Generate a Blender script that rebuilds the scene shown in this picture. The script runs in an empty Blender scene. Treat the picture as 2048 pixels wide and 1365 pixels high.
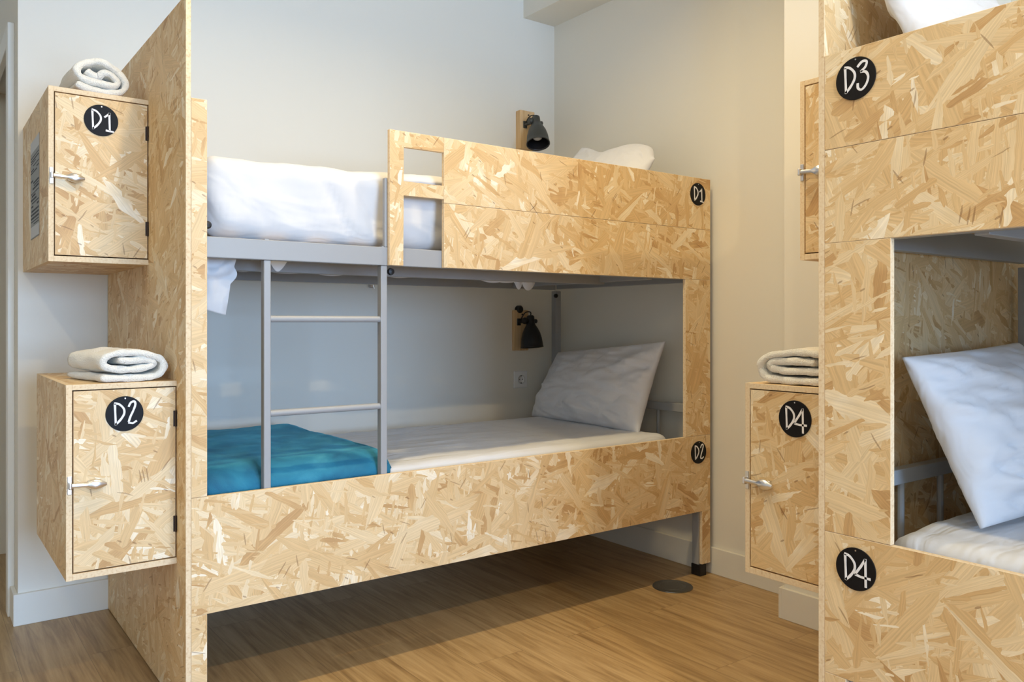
import bpy, bmesh, math, random
from mathutils import Vector, Matrix, noise
random.seed(7)
scene = bpy.context.scene
C = scene.collection
R = math.radians
# ------------------------------------------------------------------ camera
F_PX = 1626.92
cam_d = bpy.data.cameras.new('camera'); cam = bpy.data.objects.new('camera', cam_d); C.objects.link(cam)
cam.location = (0, 0, 1.0757); cam.rotation_euler = (R(90), 0, R(-36.5294))
cam_d.sensor_width = 36; cam_d.lens = 36 * F_PX / 2048
cam_d.shift_y = (646.0 - 682.5) / 2048
cam_d.clip_start = .05
scene.cycles.max_bounces = 12; scene.cycles.diffuse_bounces = 8
scene.camera = cam
# ------------------------------------------------------------------ world, light, exposure
world = bpy.data.worlds.new('daylight'); scene.world = world; world.use_nodes = True
bg = world.node_tree.nodes['Background']; bg.inputs[0].default_value = (.55, .72, 1, 1); bg.inputs[1].default_value = 1.0
scene.view_settings.view_transform = 'Standard'; scene.view_settings.look = 'None'
scene.view_settings.gamma = 1; scene.view_settings.use_curve_mapping = False
scene.view_settings.exposure = 0.15

def area(name, loc, aim, sx, sy, power, col, shape='RECTANGLE', spread=180):
    l = bpy.data.lights.new(name, 'AREA'); l.shape = shape; l.size = sx; l.size_y = sy
    l.energy = power; l.color = col; l.spread = R(spread)
    o = bpy.data.objects.new(name, l); C.objects.link(o); o.location = loc
    o.rotation_euler = (Vector(aim) - Vector(loc)).to_track_quat('-Z', 'Y').to_euler()
    return o
# daylight through the window behind the camera
area('window_daylight', (1.15, -4.55, 1.55), (1.15, 0, 1.45), 2.5, 1.6, 350, (.40, .64, 1.0))
# warm ceiling downlights; the two at far left are added fill lights
for i, (x, y, p) in enumerate(((-0.65, 1.83, 4), (0.80, 1.83, 11), (1.75, 1.83, 11), (1.15, -0.60, 36), (-0.65, -0.60, 16))):
    area('downlight_and_fill', (x, y, 2.835), (x, y, 0), .09, .09, p, (1.0, .77, .42), 'DISK', 150 if i < 3 else 180)

# ------------------------------------------------------------------ node helpers
def lin(r, g, b):
    f = lambda c: (c/255/12.92) if c/255 <= .04045 else ((c/255+.055)/1.055)**2.4
    return (f(r), f(g), f(b), 1)
def newmat(name):
    m = bpy.data.materials.new(name); m.use_nodes = True
    nt = m.node_tree; return m, nt, nt.nodes['Principled BSDF']
def nd(nt, t, **kw):
    n = nt.nodes.new(t)
    for k, v in kw.items():
        if k.startswith('i_'): n.inputs[k[2:]].default_value = v
        else: setattr(n, k, v)
    return n
def ramp(nt, stops):
    n = nt.nodes.new('ShaderNodeValToRGB'); e = n.color_ramp.elements
    while len(e) < len(stops): e.new(.5)
    for i, (p, c) in enumerate(stops): e[i].position = p; e[i].color = c
    return n
def math_n(nt, op, a=None, b=None, va=None, vb=None):
    n = nd(nt, 'ShaderNodeMath', operation=op)
    if a is not None: nt.links.new(a, n.inputs[0])
    if b is not None: nt.links.new(b, n.inputs[1])
    if va is not None: n.inputs[0].default_value = va
    if vb is not None: n.inputs[1].default_value = vb
    return n.outputs[0]
def simple(name, col, rough=.5, metal=0, bump=None, spec=None):
    m, nt, b = newmat(name)
    b.inputs['Base Color'].default_value = col; b.inputs['Roughness'].default_value = rough; b.inputs['Metallic'].default_value = metal
    if spec is not None: b.inputs['Specular IOR Level'].default_value = spec
    if bump:
        tc = nd(nt, 'ShaderNodeTexCoord'); n = nd(nt, 'ShaderNodeTexNoise'); n.inputs['Scale'].default_value = bump[0]
        n.inputs['Detail'].default_value = 4
        nt.links.new(tc.outputs['Object'], n.inputs['Vector'])
        bp = nd(nt, 'ShaderNodeBump'); bp.inputs['Strength'].default_value = bump[1]; bp.inputs['Distance'].default_value = bump[2]
        nt.links.new(n.outputs[0], bp.inputs['Height']); nt.links.new(bp.outputs[0], b.inputs['Normal'])
    return m

def osb_material():
    m, nt, bs = newmat('strand_board'); L = nt.links
    uv = nd(nt, 'ShaderNodeUVMap'); uv.uv_map = 'UVMap'
    wn = nd(nt, 'ShaderNodeTexNoise', noise_dimensions='2D'); wn.inputs['Scale'].default_value = 14; wn.inputs['Detail'].default_value = 3
    L.new(uv.outputs[0], wn.inputs['Vector'])
    sub = nd(nt, 'ShaderNodeVectorMath', operation='SUBTRACT'); sub.inputs[1].default_value = (.5, .5, .5); L.new(wn.outputs['Color'], sub.inputs[0])
    sc = nd(nt, 'ShaderNodeVectorMath', operation='SCALE'); sc.inputs['Scale'].default_value = .008; L.new(sub.outputs[0], sc.inputs[0])
    ad = nd(nt, 'ShaderNodeVectorMath', operation='ADD'); L.new(uv.outputs[0], ad.inputs[0]); L.new(sc.outputs[0], ad.inputs[1])
    base = ad.outputs[0]
    layers = [(12, 5, 24, 0, .0), (68, 4.6, 22, 3.1, .0), (128, 5.5, 28, 7.7, .0), (-28, 6.5, 36, 11.3, .0), (95, 7, 44, 17.9, -.02),
              (38, 5, 30, 23.1, -.02), (152, 9, 60, 31.7, -.02), (80, 16, 90, 41.3, -.05), (-10, 14, 100, 51.3, -.05)]
    hmax = tone = vec = None
    for ang, sx, sy, off, bias in layers:
        mp = nd(nt, 'ShaderNodeMapping', vector_type='TEXTURE'); mp.inputs['Rotation'].default_value = (0, 0, R(ang))
        mp.inputs['Location'].default_value = (off, off*.7, 0); mp.inputs['Scale'].default_value = (1/sx, 1/sy, 1)
        L.new(base, mp.inputs['Vector'])
        v = nd(nt, 'ShaderNodeTexVoronoi', voronoi_dimensions='2D', feature='F1'); v.inputs['Scale'].default_value = 1
        L.new(mp.outputs[0], v.inputs['Vector'])
        sp = nd(nt, 'ShaderNodeSeparateColor'); L.new(v.outputs['Color'], sp.inputs[0])
        h = math_n(nt, 'MULTIPLY_ADD', v.outputs['Distance']); h.node.inputs[1].default_value = -.34; L.new(sp.outputs[0], h.node.inputs[2])
        h = math_n(nt, 'ADD', h, vb=bias)
        if hmax is None: hmax, tone, vec = h, sp.outputs[1], mp.outputs[0]; continue
        gt = math_n(nt, 'GREATER_THAN', h, hmax)
        mt = nd(nt, 'ShaderNodeMix', data_type='FLOAT'); L.new(gt, mt.inputs[0]); L.new(tone, mt.inputs[2]); L.new(sp.outputs[1], mt.inputs[3])
        mv = nd(nt, 'ShaderNodeMix', data_type='VECTOR'); L.new(gt, mv.inputs[0]); L.new(vec, mv.inputs[4]); L.new(mp.outputs[0], mv.inputs[5])
        hmax = math_n(nt, 'MAXIMUM', h, hmax); tone = mt.outputs[0]; vec = mv.outputs[1]
    # grain of each strand, along its own long side
    gm = nd(nt, 'ShaderNodeVectorMath', operation='MULTIPLY'); gm.inputs[1].default_value = (.6, 6, 1); L.new(vec, gm.inputs[0])
    gn = nd(nt, 'ShaderNodeTexNoise', noise_dimensions='2D'); gn.inputs['Scale'].default_value = 1.6; gn.inputs['Detail'].default_value = 4; gn.inputs['Roughness'].default_value = .6
    L.new(gm.outputs[0], gn.inputs['Vector'])
    g2 = math_n(nt, 'MULTIPLY_ADD', gn.outputs[0]); g2.node.inputs[1].default_value = .36; g2.node.inputs[2].default_value = -.18
    t2 = tone
    # large slow variation
    bn = nd(nt, 'ShaderNodeTexNoise', noise_dimensions='2D'); bn.inputs['Scale'].default_value = 9; L.new(uv.outputs[0], bn.inputs['Vector'])
    b2 = math_n(nt, 'MULTIPLY_ADD', bn.outputs[0]); b2.node.inputs[1].default_value = .3; b2.node.inputs[2].default_value = -.15
    t3 = math_n(nt, 'ADD', t2, b2)
    cr = ramp(nt, [(0, lin(188, 150, 102)), (.08, lin(203, 168, 119)), (.30, lin(211, 180, 133)), (.6, lin(217, 189, 145)), (.84, lin(222, 199, 160)), (.96, lin(229, 211, 179)), (1.05, lin(236, 224, 201))])
    L.new(t3, cr.inputs[0])
    # dark slivers and bark specks
    mask = None
    for ang, sx, sy, thr, dd, off in ((55, 8, 90, .975, .17, 0), (-20, 7, 100, .975, .15, 5), (100, 9, 90, .98, .17, 9), (150, 26, 80, .98, .17, 14)):
        mp = nd(nt, 'ShaderNodeMapping', vector_type='TEXTURE'); mp.inputs['Rotation'].default_value = (0, 0, R(ang)); mp.inputs['Scale'].default_value = (1/sx, 1/sy, 1); mp.inputs['Location'].default_value = (off, off, 0); L.new(base, mp.inputs['Vector'])
        v = nd(nt, 'ShaderNodeTexVoronoi', voronoi_dimensions='2D', feature='F1'); v.inputs['Scale'].default_value = 1; L.new(mp.outputs[0], v.inputs['Vector'])
        sp = nd(nt, 'ShaderNodeSeparateColor'); L.new(v.outputs['Color'], sp.inputs[0])
        q_ = math_n(nt, 'MULTIPLY', math_n(nt, 'GREATER_THAN', sp.outputs[0], vb=thr), math_n(nt, 'LESS_THAN', v.outputs['Distance'], vb=dd))
        mask = q_ if mask is None else math_n(nt, 'MAXIMUM', mask, q_)
    mask = math_n(nt, 'MULTIPLY', mask, vb=.5)
    mx = nd(nt, 'ShaderNodeMix', data_type='RGBA'); L.new(mask, mx.inputs[0]); gs = nd(nt, 'ShaderNodeVectorMath', operation='SCALE'); L.new(cr.outputs[0], gs.inputs[0]); gf = math_n(nt, 'MULTIPLY_ADD', gn.outputs[0]); gf.node.inputs[1].default_value = .62; gf.node.inputs[2].default_value = .69; L.new(gf, gs.inputs['Scale']); L.new(gs.outputs[0], mx.inputs[6]); mx.inputs[7].default_value = lin(112, 72, 40)
    L.new(mx.outputs[2], bs.inputs['Base Color'])
    bs.inputs['Roughness'].default_value = .52; bs.inputs['Specular IOR Level'].default_value = .35
    hb = math_n(nt, 'MULTIPLY_ADD', gn.outputs[0]); hb.node.inputs[1].default_value = .35; L.new(hmax, hb.node.inputs[2])
    bp = nd(nt, 'ShaderNodeBump'); bp.inputs['Strength'].default_value = .35; bp.inputs['Distance'].default_value = .0016
    L.new(hb, bp.inputs['Height']); L.new(bp.outputs[0], bs.inputs['Normal'])
    return m

def edge_material():
    m, nt, bs = newmat('strand_board_cut_edge'); L = nt.links
    tc = nd(nt, 'ShaderNodeTexCoord')
    n = nd(nt, 'ShaderNodeTexNoise'); n.inputs['Scale'].default_value = 160; n.inputs['Detail'].default_value = 3; L.new(tc.outputs['Object'], n.inputs['Vector'])
    cr = ramp(nt, [(.25, lin(198, 168, 132)), (.42, lin(220, 197, 162)), (.65, lin(226, 207, 176)), (.85, lin(232, 216, 190))]); L.new(n.outputs[0], cr.inputs[0])
    L.new(cr.outputs[0], bs.inputs['Base Color']); bs.inputs['Roughness'].default_value = .8
    return m

def floor_material():
    m, nt, bs = newmat('oak_laminate'); L = nt.links
    tc = nd(nt, 'ShaderNodeTexCoord')
    mp = nd(nt, 'ShaderNodeMapping'); mp.inputs['Rotation'].default_value = (0, 0, R(90)); mp.inputs['Location'].default_value = (.37, .11, 0); L.new(tc.outputs['Object'], mp.inputs[0])
    br = nd(nt, 'ShaderNodeTexBrick'); br.offset = .37; br.inputs['Scale'].default_value = 1; br.inputs['Brick Width'].default_value = 1.28; br.inputs['Row Height'].default_value = .192
    br.inputs['Mortar Size'].default_value = .0008; br.inputs['Mortar Smooth'].default_value = .1; br.inputs['Color1'].default_value = (0, 0, 0, 1); br.inputs['Color2'].default_value = (1, 1, 1, 1); br.inputs['Mortar'].default_value = (.3, .3, .3, 1)
    L.new(mp.outputs[0], br.inputs['Vector'])
    # per plank shift of the grain
    sc = nd(nt, 'ShaderNodeVectorMath', operation='SCALE'); sc.inputs['Scale'].default_value = 7; L.new(br.outputs['Color'], sc.inputs[0])
    ad = nd(nt, 'ShaderNodeVectorMath', operation='ADD'); L.new(mp.outputs[0], ad.inputs[0]); L.new(sc.outputs[0], ad.inputs[1])
    gm = nd(nt, 'ShaderNodeVectorMath', operation='MULTIPLY'); gm.inputs[1].default_value = (1.5, 21, 1); L.new(ad.outputs[0], gm.inputs[0])
    n1 = nd(nt, 'ShaderNodeTexNoise'); n1.inputs['Scale'].default_value = 1.6; n1.inputs['Detail'].default_value = 6; n1.inputs['Roughness'].default_value = .62; n1.inputs['Distortion'].default_value = .9; L.new(gm.outputs[0], n1.inputs['Vector'])
    gm2 = nd(nt, 'ShaderNodeVectorMath', operation='MULTIPLY'); gm2.inputs[1].default_value = (5, 130, 1); L.new(ad.outputs[0], gm2.inputs[0])
    n2 = nd(nt, 'ShaderNodeTexNoise'); n2.inputs['Scale'].default_value = 1; n2.inputs['Detail'].default_value = 3; L.new(gm2.outputs[0], n2.inputs['Vector'])
    a = math_n(nt, 'MULTIPLY', n2.outputs[0], vb=.28); a = math_n(nt, 'MULTIPLY_ADD', n1.outputs[0]); a.node.inputs[1].default_value = .95
    L.new(math_n(nt, 'MULTIPLY', n2.outputs[0], vb=.28), a.node.inputs[2])
    pl = math_n(nt, 'MULTIPLY_ADD', br.outputs['Color']); pl.node.inputs[1].default_value = .09; L.new(a, pl.node.inputs[2])
    cr = ramp(nt, [(.36, lin(114, 88, 58)), (.52, lin(148, 119, 80)), (.66, lin(168, 139, 97)), (.85, lin(186, 157, 114))]); L.new(pl, cr.inputs[0])
    mm = nd(nt, 'ShaderNodeMix', data_type='RGBA'); L.new(math_n(nt, 'MULTIPLY', br.outputs['Fac'], vb=.55), mm.inputs[0]); L.new(cr.outputs[0], mm.inputs[6]); mm.inputs[7].default_value = lin(60, 40, 24)
    L.new(mm.outputs[2], bs.inputs['Base Color']); bs.inputs['Roughness'].default_value = .38; bs.inputs['Specular IOR Level'].default_value = .45
    bp = nd(nt, 'ShaderNodeBump'); bp.inputs['Strength'].default_value = .12; bp.inputs['Distance'].default_value = .002; L.new(n1.outputs[0], bp.inputs['Height']); L.new(bp.outputs[0], bs.inputs['Normal'])
    return m

def cloth_material(name, col, scale, strength, dist, sheen=.25, fold=None):
    m, nt, bs = newmat(name); L = nt.links
    tc = nd(nt, 'ShaderNodeTexCoord')
    bs.inputs['Base Color'].default_value = col; bs.inputs['Roughness'].default_value = .9; bs.inputs['Specular IOR Level'].default_value = .15
    bs.inputs['Sheen Weight'].default_value = sheen; bs.inputs['Sheen Roughness'].default_value = .5
    n = nd(nt, 'ShaderNodeTexNoise'); n.inputs['Scale'].default_value = scale; n.inputs['Detail'].default_value = 3; L.new(tc.outputs['Object'], n.inputs['Vector'])
    bp = nd(nt, 'ShaderNodeBump'); bp.inputs['Strength'].default_value = strength; bp.inputs['Distance'].default_value = dist; L.new(n.outputs[0], bp.inputs['Height'])
    last = bp
    if fold:
        mp = nd(nt, 'ShaderNodeMapping'); mp.inputs['Scale'].default_value = fold[:3]; mp.inputs['Rotation'].default_value = (.4, .5, .3); L.new(tc.outputs['Object'], mp.inputs[0])
        f = nd(nt, 'ShaderNodeTexNoise'); f.inputs['Scale'].default_value = 1; f.inputs['Detail'].default_value = 2; f.inputs['Distortion'].default_value = .8; L.new(mp.outputs[0], f.inputs['Vector'])
        b2 = nd(nt, 'ShaderNodeBump'); b2.inputs['Strength'].default_value = .7; b2.inputs['Distance'].default_value = fold[3]; L.new(f.outputs[0], b2.inputs['Height']); L.new(bp.outputs[0], b2.inputs['Normal']); last = b2
    L.new(last.outputs[0], bs.inputs['Normal'])
    return m

def plush_material():
    m, nt, bs = newmat('teal_plush'); L = nt.links
    tc = nd(nt, 'ShaderNodeTexCoord'); n = nd(nt, 'ShaderNodeTexNoise'); n.inputs['Scale'].default_value = 7; n.inputs['Detail'].default_value = 5; n.inputs['Distortion'].default_value = .6; L.new(tc.outputs['Object'], n.inputs['Vector'])
    cr = ramp(nt, [(.35, lin(18, 92, 128)), (.55, lin(34, 120, 152)), (.75, lin(66, 150, 176))]); L.new(n.outputs[0], cr.inputs[0]); L.new(cr.outputs[0], bs.inputs['Base Color'])
    bs.inputs['Roughness'].default_value = .85; bs.inputs['Sheen Weight'].default_value = .45; bs.inputs['Sheen Roughness'].default_value = .35; bs.inputs['Sheen Tint'].default_value = lin(110, 200, 220)
    n2 = nd(nt, 'ShaderNodeTexNoise'); n2.inputs['Scale'].default_value = 400; L.new(tc.outputs['Object'], n2.inputs['Vector'])
    bp = nd(nt, 'ShaderNodeBump'); bp.inputs['Strength'].default_value = .35; bp.inputs['Distance'].default_value = .002; L.new(n2.outputs[0], bp.inputs['Height']); L.new(bp.outputs[0], bs.inputs['Normal'])
    return m

def pine_material(name, c1, c2):
    m, nt, bs = newmat(name); L = nt.links
    tc = nd(nt, 'ShaderNodeTexCoord'); mp = nd(nt, 'ShaderNodeMapping'); mp.inputs['Scale'].default_value = (60, 60, 3); L.new(tc.outputs['Object'], mp.inputs[0])
    n = nd(nt, 'ShaderNodeTexNoise'); n.inputs['Scale'].default_value = 1.2; n.inputs['Detail'].default_value = 4; L.new(mp.outputs[0], n.inputs['Vector'])
    cr = ramp(nt, [(.35, c1), (.65, c2)]); L.new(n.outputs[0], cr.inputs[0]); L.new(cr.outputs[0], bs.inputs['Base Color']); bs.inputs['Roughness'].default_value = .6
    return m

M = {}
M['osb'] = osb_material(); M['edge'] = edge_material(); M['floor'] = floor_material()
M['wall'] = simple('matt_white_wall_paint', lin(222, 219, 210), .9, bump=(120, .05, .002), spec=.2)
M['ceil'] = simple('matt_ceiling_paint', lin(218, 216, 208), .9)
M['skirt'] = simple('white_lacquer', lin(222, 220, 212), .45)
M['grey'] = simple('grey_powder_coat', lin(152, 154, 157), .42, bump=(250, .08, .001))
M['linen'] = cloth_material('white_cotton', lin(206, 208, 213), 900, .12, .0006, .2, (4, 15, 9, .014))
M['pillow'] = cloth_material('pillowcase_cotton', lin(216, 217, 222), 900, .12, .0006, .2, (5, 14, 10, .011))
M['terry'] = cloth_material('terry_cotton', lin(232, 230, 222), 330, .9, .004, .4)
M['plush'] = plush_material()
M['slate'] = simple('black_slate', lin(17, 16, 19), .55, spec=.2)
M['chalk'] = simple('white_paint_pen', lin(228, 228, 232), .6)
M['screw'] = simple('bright_steel', lin(225, 225, 228), .22, 1)
M['chrome'] = simple('polished_zinc', lin(225, 227, 232), .3, 1)
M['hinge'] = simple('dark_bronze', lin(62, 48, 40), .45, .6)
M['rubber'] = simple('black_rubber', lin(14, 14, 16), .5)
M['lampblack'] = simple('graphite_enamel', lin(70, 72, 70), .42, .35, bump=(300, .15, .001))
M['lampdeep'] = simple('black_enamel', lin(26, 27, 30), .4, .2)
M['lampin'] = simple('lamp_inside_enamel', lin(46, 46, 50), .3, .4)
M['bulb'] = simple('opal_glass_bulb', lin(205, 205, 210), .2)
M['plate'] = pine_material('beech_block', lin(196, 160, 112), lin(216, 184, 140))
M['brown'] = pine_material('dark_soffit_boards', lin(88, 70, 54), lin(112, 92, 72))
M['plastic'] = simple('white_socket_plastic', lin(226, 228, 230), .3)
M['dark'] = simple('dark_socket_holes', lin(40, 40, 44), .5)
M['disc'] = simple('brushed_steel_cover', lin(120, 118, 114), .34, .85, bump=(500, .2, .0006))
M['film'] = simple('grey_printed_film', lin(112, 110, 100), .4)
M['paper'] = simple('pale_paper', lin(186, 188, 190), .6)
M['pencil'] = simple('pencil_mark', lin(150, 118, 84), .8)
M['slat'] = pine_material('slat_wood', lin(190, 165, 125), lin(206, 182, 146))

# ------------------------------------------------------------------ mesh helpers
def finish(o, smooth=False):
    return o
_cnt = [0]
def make(name, bm, mats, parent=None, root=(0, 0, 0), smooth=False, recalc=True, autosmooth=None):
    if recalc: bmesh.ops.recalc_face_normals(bm, faces=bm.faces)
    _cnt[0] += 1; rnd = random.Random(_cnt[0]*13+5); ou, ov = rnd.uniform(0, 9), rnd.uniform(0, 9); fl = rnd.random() < .5
    uvl = bm.loops.layers.uv.get('UVMap') or bm.loops.layers.uv.new('UVMap')
    for f in bm.faces:
        n = f.normal; a = [abs(n.x), abs(n.y), abs(n.z)]; k = a.index(max(a))
        for lp in f.loops:
            c = lp.vert.co
            u, v = (c.y, c.z) if k == 0 else ((c.x, c.z) if k == 1 else (c.x, c.y))
            lp[uvl].uv = (u+ou, v+ov)
        f.smooth = smooth
    rt = Vector(root)
    for v in bm.verts: v.co -= rt
    me = bpy.data.meshes.new(name); bm.to_mesh(me); bm.free()
    for m in (mats if isinstance(mats, (list, tuple)) else [mats]): me.materials.append(M[m])
    o = bpy.data.objects.new(name, me); C.objects.link(o)
    if parent is not None: o.parent = parent
    else: o.location = rt
    if autosmooth:
        for p in me.polygons: p.use_smooth = True
        try: me.set_sharp_from_angle(angle=R(autosmooth))
        except Exception: pass
    return o
def tag(o, label=None, cat=None, group=None, kind=None):
    if label: o['label'] = label
    if cat: o['category'] = cat
    if group: o['group'] = group
    if kind: o['kind'] = kind
    return o
def empty(name, loc, label, cat, group=None):
    o = bpy.data.objects.new(name, None); C.objects.link(o); o.location = loc; o.empty_display_size = .1
    return tag(o, label, cat, group)
I3 = lambda a, b, z: (a, b, z)
def box(bm, x0, x1, y0, y1, z0, z1, T=I3, bevel=0, mi=0, seg=1):
    vs = [bm.verts.new(T(x, y, z)) for z in (z0, z1) for y in (y0, y1) for x in (x0, x1)]
    fs = [bm.faces.new([vs[i] for i in f]) for f in ((0, 2, 3, 1), (4, 5, 7, 6), (0, 1, 5, 4), (2, 6, 7, 3), (0, 4, 6, 2), (1, 3, 7, 5))]
    for f in fs: f.material_index = mi
    if bevel:
        es = list({e for f in fs for e in f.edges})
        r = bmesh.ops.bevel(bm, geom=es, offset=bevel, segments=seg, affect='EDGES', profile=.5)
        for f in r['faces']: f.material_index = mi
    return fs
def poly_prism(bm, pts, to3, d0, d1, mi_face=0, mi_edge=1, bevel=.0008):
    """extrude polygon pts (p,q) between depth d0 and d1; to3(p,q,d)"""
    a = [bm.verts.new(to3(p, q, d0)) for p, q in pts]; b = [bm.verts.new(to3(p, q, d1)) for p, q in pts]
    fa = bm.faces.new(a); fb = bm.faces.new(b[::-1]); fa.material_index = fb.material_index = mi_face
    n = len(pts); es = []
    for i in range(n):
        f = bm.faces.new((a[i], b[i], b[(i+1) % n], a[(i+1) % n])); f.material_index = mi_edge
    if bevel:
        es = list(set(fa.edges) | set(fb.edges))
        r = bmesh.ops.bevel(bm, geom=es, offset=bevel, segments=1, affect='EDGES')
        for f in r['faces']: f.material_index = mi_edge
def rect(p0, p1, q0, q1): return [(p0, q0), (p1, q0), (p1, q1), (p0, q1)]
def cyl(bm, p0, p1, r, n=16, r1=None, mi=0, caps=True):
    p0, p1 = Vector(p0), Vector(p1); ax = (p1-p0).normalized()
    u = ax.orthogonal().normalized(); v = ax.cross(u); r1 = r if r1 is None else r1
    A = [bm.verts.new(p0+(u*math.cos(t)+v*math.sin(t))*r) for t in [2*math.pi*i/n for i in range(n)]]
    B = [bm.verts.new(p1+(u*math.cos(t)+v*math.sin(t))*r1) for t in [2*math.pi*i/n for i in range(n)]]
    fs = [bm.faces.new((A[i], A[(i+1) % n], B[(i+1) % n], B[i])) for i in range(n)]
    if caps: fs += [bm.faces.new(A[::-1]), bm.faces.new(B)]
    for f in fs: f.material_index = mi; f.smooth = True
def lathe(bm, prof, org, axis, n=36, mi=0, closed=False):
    """prof: list of (r, h) along axis from org"""
    org, ax = Vector(org), Vector(axis).normalized(); u = ax.orthogonal().normalized(); v = ax.cross(u)
    rings = []
    for r, h in prof:
        rings.append([bm.verts.new(org+ax*h+(u*math.cos(2*math.pi*i/n)+v*math.sin(2*math.pi*i/n))*max(r, 1e-5)) for i in range(n)])
    m = len(rings)
    for k in range(m if closed else m-1):
        a, b = rings[k], rings[(k+1) % m]
        for i in range(n):
            f = bm.faces.new((a[i], a[(i+1) % n], b[(i+1) % n], b[i])); f.material_index = mi; f.smooth = True
def catmull(pts, k=8, closed=False):
    out = []; n = len(pts); V = [Vector(p) for p in pts]
    for i in range(n-1):
        p0, p1, p2, p3 = V[max(i-1, 0)], V[i], V[i+1], V[min(i+2, n-1)]
        for j in range(k):
            t = j/k
            out.append(.5*((2*p1)+(p2-p0)*t+(2*p0-5*p1+4*p2-p3)*t*t+(3*p1-p0-3*p2+p3)*t**3))
    out.append(V[-1]); return out
def nz(x, y, z): return noise.noise(Vector((x, y, z)))

# ------------------------------------------------------------------ the room
WB, WR, WL = 3.372, 2.780, .310     # back wall, right wall, left end of the back wall
ZC = 2.86
def struct(name, parts, mat, bevel=0):
    bm = bmesh.new()
    for p in parts: box(bm, *p, bevel=bevel)
    o = make(name, bm, mat); tag(o, kind='structure'); return o
struct('floor', [(-2.3, 2.9, -4.75, 4.75, -.1, 0)], 'floor')
struct('ceiling', [(-2.3, 2.9, -4.75, 4.75, ZC, ZC+.1)], 'ceil')
struct('wall_back', [(WL, 2.9, WB, WB+.1, 0, ZC)], 'wall')
struct('wall_right', [(WR, 2.9, -4.75, WB, 0, ZC)], 'wall')
struct('wall_left', [(-2.3, -2.2, -4.75, 4.75, 0, ZC)], 'wall')
struct('wall_far', [(-2.2, 1.7, 4.58, 4.68, 0, ZC), (1.6, 1.7, WB+.1, 4.58, 0, ZC)], 'wall')
struct('trim_1', [(2.572, WR, 1.62, WB, 2.665, ZC)], 'wall').name = 'trim_1'     # boxed beam below the ceiling
struct('wall_pilaster', [(2.56, WR, 1.12, 1.79, 0, ZC)], 'wall')
# side wall of the passage with a doorway
struct('wall_passage', [(WL, WL+.1, WB+.1, 3.55, 0, ZC), (WL, WL+.1, 3.55, 4.45, 2.14, ZC), (WL, WL+.1, 4.45, 4.58, 0, ZC)], 'wall')
struct('trim_2', [(WL-.022, WL, 3.482, 3.552, 0, 2.176), (WL-.022, WL, 3.552, 4.45, 2.10, 2.176)], 'skirt', .002)
struct('trim_3', [(WL+.1, 1.6, WB+.1, 4.44, 2.075, 2.13)], 'brown')
# wall with the window, behind the camera
wx0, wx1, wz0, wz1 = -.15, 2.45, .72, 2.38
struct('wall_front', [(-2.2, wx0, -4.75, -4.62, 0, ZC), (wx1, WR, -4.75, -4.62, 0, ZC), (wx0, wx1, -4.75, -4.62, 0, wz0), (wx0, wx1, -4.75, -4.62, wz1, ZC)], 'wall')
struct('window_1', [(wx0, wx1, -4.70, -4.65, wz0, wz0+.05), (wx0, wx1, -4.70, -4.65, wz1-.05, wz1), (wx0, wx0+.05, -4.70, -4.65, wz0, wz1), (wx1-.05, wx1, -4.70, -4.65, wz0, wz1), (1.125, 1.175, -4.70, -4.65, wz0, wz1)], 'skirt')
struct('baseboard_back', [(WL-.015, 2.765, WB-.015, WB, 0, .112)], 'skirt', .0015)
struct('baseboard_passage', [(WL-.015, WL, WB, 3.482, 0, .112)], 'skirt', .0015)
struct('baseboard_right', [(WR-.015, WR, 1.79, WB-.015, 0, .112)], 'skirt', .0015)
struct('baseboard_pilaster', [(2.545, 2.56, 1.12, 1.79, 0, .112), (2.545, WR-.015, 1.79, 1.805, 0, .112)], 'skirt', .0015)

# ------------------------------------------------------------------ signs
def stroke(bm, pts, w, P, lift, mi, smooth=True, seed=0):
    """flat brush stroke along pts in sign space; P(x,y,d)->3d"""
    pts = catmull(pts, 6) if smooth else [Vector(p) for p in pts]
    L, Rr = [], []
    for i, p in enumerate(pts):
        a = pts[max(i-1, 0)]; b = pts[min(i+1, len(pts)-1)]; d = (b-a).normalized(); n = Vector((-d.y, d.x))
        ww = w*(.5+.10*nz(p.x*4+seed, p.y*4, 0))
        L.append(p+n*ww); Rr.append(p-n*ww)
    top = [[bm.verts.new(P(q.x, q.y, lift)) for q in s] for s in (L, Rr)]
    bot = [[bm.verts.new(P(q.x, q.y, 0)) for q in s] for s in (L, Rr)]
    n = len(pts)
    for i in range(n-1):
        for q in ((top[0][i], top[0][i+1], top[1][i+1], top[1][i]), (top[0][i], bot[0][i], bot[0][i+1], top[0][i+1]), (top[1][i], top[1][i+1], bot[1][i+1], bot[1][i])):
            f = bm.faces.new(q); f.material_index = mi
    for i in (0, n-1):
        f = bm.faces.new((top[0][i], top[1][i], bot[1][i], bot[0][i])); f.material_index = mi
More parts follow.
